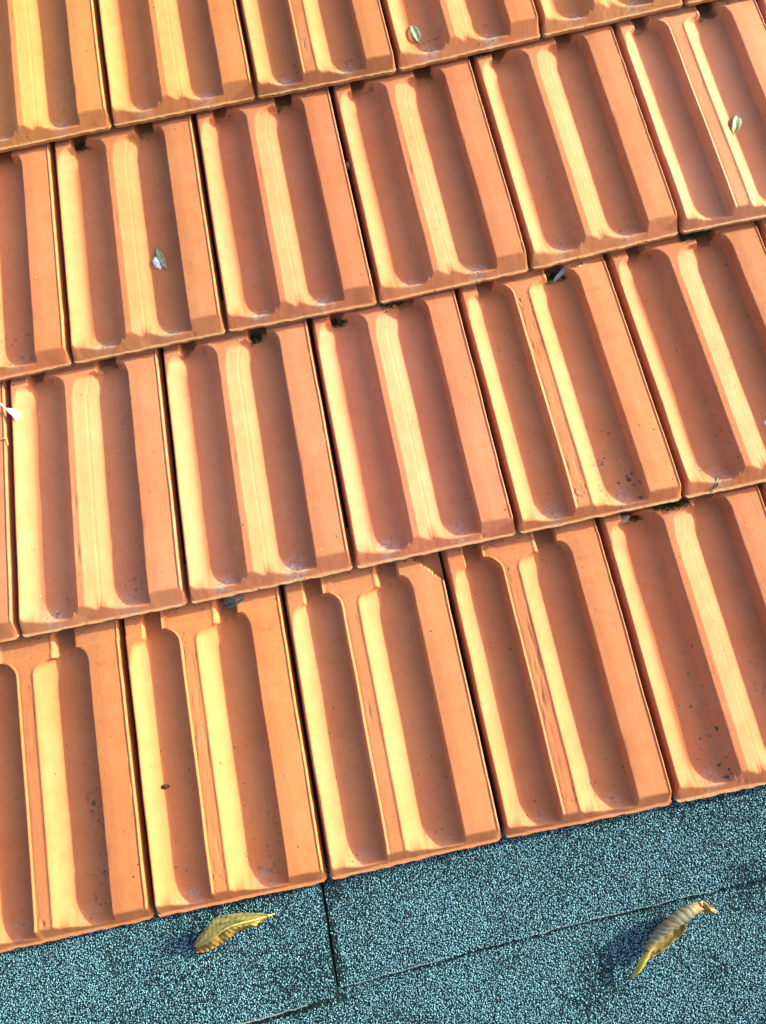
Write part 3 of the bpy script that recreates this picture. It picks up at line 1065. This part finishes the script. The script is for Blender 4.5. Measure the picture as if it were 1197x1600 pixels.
def leaflet(name, p0, p1, wid, label, tints, arch=.003, lift_=.0006, twist=0.0, base=None):
    z0 = surf(*p0) if base is None else base
    z1 = surf(*p1) if base is None else base
    o = ((p0[0] + p1[0]) / 2, (p0[1] + p1[1]) / 2, min(z0, z1) + lift_)
    root = empty(name, o)
    tag(root, label, 'leaf')
    d = np.array([p1[0] - p0[0], p1[1] - p0[1]])
    ln = np.linalg.norm(d)
    d /= ln
    s = np.array([-d[1], d[0]])
    n, m = 26, 9
    S = np.zeros((n, m, 3))
    for j in range(n):
        t = j / (n - 1)
        w = wid * (math.sin(math.pi * t ** .85) ** .75 + .03)
        for i in range(m):
            q = (i / (m - 1)) * 2 - 1
            xy = np.array(p0) + d * ln * t + s * w * q / 2
            z = z0 + (z1 - z0) * t + lift_ + arch * math.sin(math.pi * t) + abs(q) * w * .16 + q * twist * w
            S[j, i] = (xy[0] - o[0], xy[1] - o[1], z - o[2])
    S[:, :, 2] += vnoise(np.linspace(0, 9, n)[:, None] + 0 * S[:, :, 0], np.linspace(0, 3, m)[None, :] + 0 * S[:, :, 0], int(ln * 1e5) % 50) * .0008
    r = random.Random(int(ln * 1e6))

    def fn(j, i):
        c = lerp3(tints[0], tints[1], j)
        c = lerp3(c, tints[2], max(0, r.uniform(-.6, .8)))
        return c
    b_ = grid_mesh('blade', S, M_LEAFLET, root, tint=tint_grid(n, m, fn))
    solid(b_, .0004)
    c0 = S[:, m // 2]
    tube('midrib', [tuple(c0[0] - np.array([*(d * .003), 0]))] + [tuple(c0[k] + (0, 0, .0002)) for k in (1, 8, 16, 24)], [.0005, .0005, .0004, .0003, .0002],
         M_STRAW, root, n=12, sides=5)
    return root


GREY = ((.36, .50, .38), (.50, .55, .34), (.16, .24, .16))
leaflet('small_leaf', (.5515, 1.0853), (.5460, 1.1180), .0110, 'small grey green leaf in the pan of a top course tile', GREY)
leaflet('small_leaf', (.9476, .8417), (.9640, .8720), .0120, 'small mint green leaf in the pan of the pinkish tile at upper right', ((.45, .48, .22), (.34, .50, .36), (.14, .22, .12)))
leaflet('small_leaf', (.1350, .8170), (.1248, .8550), .0085, 'narrow grey leaf beside the white dropping', ((.42, .44, .25), (.38, .42, .28), (.08, .12, .10)))
leaflet('small_leaf', (.6531, .6857), (.6800, .7010), .0060, 'bluish leaf sliver sticking up from a pan top under a tile lip', ((.45, .55, .62), (.20, .28, .30), (.30, .40, .45)))
leaflet('small_leaf', (.6880, .6945), (.7290, .6930), .0060, 'pale dry sliver lying along the gap under a tile lip', ((.50, .50, .30), (.55, .52, .34), (.30, .30, .20)))
leaflet('small_leaf', (.1340, .3440), (.1660, .3450), .0150, 'dull grey leaf tucked below the tile lip above the eaves course', ((.13, .17, .16), (.16, .20, .19), (.06, .08, .08)))
leaflet('small_leaf', (.7735, .3560), (.7850, .3720), .0040, 'thin dark leaf stuck at the pan end of a right edge tile', ((.10, .14, .10), (.07, .11, .09), (.05, .06, .05)), arch=.004)


# ------------------------------------------------------------------ small finds
def blob(name, p, rx, ry, h, mat, label, cat, seed, seg=14, rings=7, bump=.3, rot=0.0, z=None):
    z = surf(*p) if z is None else z
    o = empty(name, (p[0], p[1], z), rot)
    me_v, me_f = [], []
    r = np.random.default_rng(seed)
    for j in range(rings):
        t = j / (rings - 1)
        for k in range(seg):
            a = 2 * math.pi * k / seg
            w = math.cos(t * math.pi / 2 * .96) ** .6 * (1 + bump * (r.random() - .5))
            me_v.append((rx * w * math.cos(a), ry * w * math.sin(a), h * math.sin(t * math.pi / 2) * (1 + bump * (r.random() - .5)) - .0012 * (1 - t)))
    me_v.append((0, 0, h))
    for j in range(rings - 1):
        for k in range(seg):
            me_f.append((j * seg + k, j * seg + (k + 1) % seg, (j + 1) * seg + (k + 1) % seg, (j + 1) * seg + k))
    for k in range(seg):
        me_f.append(((rings - 1) * seg + k, (rings - 1) * seg + (k + 1) % seg, len(me_v) - 1))
    bpy.data.objects.remove(o)
    ob = link_mesh(name, me_v, me_f, mat)
    ob.matrix_world = ROOF @ Matrix.Translation((p[0], p[1], z)) @ Matrix.Rotation(rot, 4, 'Z')
    tag(ob, label, cat)
    return ob


blob('bird_dropping', (.1235, .8290), .0058, .0105, .0040, M_WHITE, 'white bird dropping in a tile pan on the left', 'bird dropping', 4, bump=.45, rot=.25)
blob('dark_seed', (.0322, .1383), .0055, .0028, .0030, M_DARK, 'black seed lying in the left pan of an eaves tile', 'seed', 5, rot=-.1)
blob('pale_seed', (.8655, .4268), .0018, .0040, .0015, M_WHITE, 'white speck of dried dropping at the right picture edge', 'bird dropping', 6)
blob('stone_chip', (.6565, .3445), .0150, .0065, .0075, M_STONE, 'tan stone chip jammed in the gap under a tile lip', 'stone', 8, rot=.2, bump=.35)

# feather: a curved shaft with splayed barbs
fo = (-.1020, .6530, max(surf(-.098, .650), -.002))
feather = empty('feather', fo)
tag(feather, 'small white feather caught across the tile joint at the left picture edge', 'feather')
tube('shaft', rel([(-.1190, .6760, .008 + fo[2]), (-.1110, .6650, .006 + fo[2]), (-.1040, .6560, .003 + fo[2]), (-.0960, .6490, .0015 + fo[2])], fo), [.0006, .0011, .0012, .0006], M_WHITE, feather)
for k, (tx, ty) in enumerate([(-.0890, .6510), (-.0885, .6480), (-.0895, .6450), (-.0920, .6425), (-.0960, .6415)]):
    st = (-.1085 + .0012 * k, .6600 - .0016 * k, .0045 + fo[2])
    md = ((st[0] + tx) / 2 + .001, (st[1] + ty) / 2 + .0012, .0045 + fo[2])
    en = (tx, ty, .0012 + fo[2])
    nn = np.array([.0008, .0012, 0])
    S = strip_sheet([rel([tuple(np.array(p) - nn * w) for p, w in zip((st, md, en), (.6, .75, .35))], fo), rel([st, md, en], fo),
                     rel([tuple(np.array(p) + nn * w) for p, w in zip((st, md, en), (.6, .75, .35))], fo)], 10, 5)
    bb = grid_mesh('barb', S, M_WHITE, feather)
    solid(bb, .0004)

# straw bit
so = (-.1130, .6150, surf(-.1130, .6150))
straw = empty('straw', so)
st_ = tag(straw, 'bent bit of dry straw across the tile edge at the left picture edge', 'straw')
tube('stalk', rel([(-.1330, .6180, so[2] + .0022), (-.1150, .6182, so[2] + .0026), (-.1106, .6172, so[2] + .003), (-.1108, .6085, so[2] + .0006)], so), [.0010, .0011, .0011, .0006], M_STRAW, straw)

# ------------------------------------------------------------------ moss in the gaps
def moss(u0, u1, v, z, n, label, seed, hgt=.004):
    r = random.Random(seed)
    vs_, fs = [], []
    o = ((u0 + u1) / 2, v, z)
    for _ in range(n):
        a = r.uniform(u0, u1) - o[0]
        b_ = r.gauss(0, .0034)
        s = r.uniform(.0004, .0013)
        h_ = r.uniform(.2, 1) * hgt * (1 - .6 * abs(a) / ((u1 - u0) / 2 + 1e-6))
        tx, ty = r.gauss(0, .0012), r.gauss(-.0006, .0012)
        an = r.uniform(0, 6.28)
        k = len(vs_)
        for q in range(3):
            vs_.append((a + math.cos(an + 2.09 * q) * s, b_ + math.sin(an + 2.09 * q) * s, -.001))
        vs_.append((a + tx, b_ + ty, h_))
        fs += [(k, k + 1, k + 3), (k + 1, k + 2, k + 3), (k + 2, k, k + 3)]
    ob = link_mesh('moss_clump', vs_, fs, M_MOSS, smooth=False)
    ob.matrix_world = ROOF @ Matrix.Translation(o)
    tag(ob, label, 'moss', 'moss clumps in the gaps between courses')
    return ob


def gapz(u, v):
    return surf(u, v - .004)


MOSS = [(.338, .360, .690, 'green moss plug in the left pan top of the centre tile'),
        (.418, .440, .694, 'thin moss in the right pan top of the centre tile'),
        (.664, .690, .344, 'bright moss under the tile lip beside the tan stone chip'),
        (.700, .738, .346, 'wide moss strip under the lip of a right edge tile'),
        (.836, .868, .702, 'moss under the lip of the pinkish tile'),
        (.625, .655, 1.050, 'dark moss under the lip of a top course tile'),
        (.220, .240, .692, 'small moss tuft in the right pan top of the tile left of centre'),
        (.640, .668, .690, 'moss next to the bluish leaf sliver'),
        (.026, .046, 1.045, 'moss in the left pan top of the tile holding the white dropping')]
for k, (u0, u1, v, lab) in enumerate(MOSS):
    um = (u0 + u1) / 2
    moss(u0 - .003, u1 + .006, v + .0035, gapz(um, v), 380, lab, 50 + k, .0060)

# small finds on the joint, then crumbs of dirt along the lips
blob('plant_bud', (.4125, .917), .0026, .0048, .0080, M_STONE, 'tan plant bud lodged in a side joint near the upper middle', 'plant bud', 12, rot=.4, bump=.4, z=-.0065)


def crumbs():
    r = np.random.default_rng(99)
    V, F, T = [], [], []
    pts = []
    for rr in range(1, 4):
        for (tr, ti), (F_, gm) in TILES.items():
            if tr != rr:
                continue
            for _ in range(int(r.integers(18, 60))):
                f = r.random()
                c0 = .2 if r.random() < .5 else .66
                f = c0 + r.normal(0, .10) if r.random() < .7 else f
                u = (gm['ub0'] + (gm['ub1'] - gm['ub0']) * f - 105 + r.normal(0, 4)) * .001
                v = (gm['v0'] + (gm['v1'] - gm['v0']) * f) * .001 - abs(r.normal(0, .0035)) - .0003
                pts.append((u, v))
    for (tr, ti), (F_, gm) in TILES.items():
        for _ in range(int(r.integers(6, 16))):
            f = (.22 if r.random() < .5 else .66) + r.normal(0, .05)
            pts.append(((gm['ub0'] + (gm['ub1'] - gm['ub0']) * f) * .001, (gm['v0'] + 11 + abs(r.normal(0, 16))) * .001))
    for u, v in pts:
        z = surf(u, v)
        if z < -.019:
            continue
        s_ = r.uniform(.00035, .0011)
        k = len(V)
        for d in ((1, 0, .2), (0, 1, .3), (-1, 0, .1), (0, -1, .2), (.1, .1, .9), (0, 0, -.4)):
            V.append((u + d[0] * s_ * r.uniform(.6, 1.5), v + d[1] * s_ * r.uniform(.6, 1.5), z + d[2] * s_))
        for a, b_, c in ((0, 1, 4), (1, 2, 4), (2, 3, 4), (3, 0, 4), (1, 0, 5), (2, 1, 5), (3, 2, 5), (0, 3, 5)):
            F.append((k + a, k + b_, k + c))
        col = [(.03, .022, .014), (.05, .035, .02), (.035, .05, .015), (.10, .07, .045), (.02, .02, .018)][int(r.integers(0, 5))]
        T += [(*col, 1)] * 6
    o = link_mesh('dirt_crumbs', V, F, M_GRAN, roof, smooth=False, tint=T)
    o['kind'] = 'stuff'


crumbs()
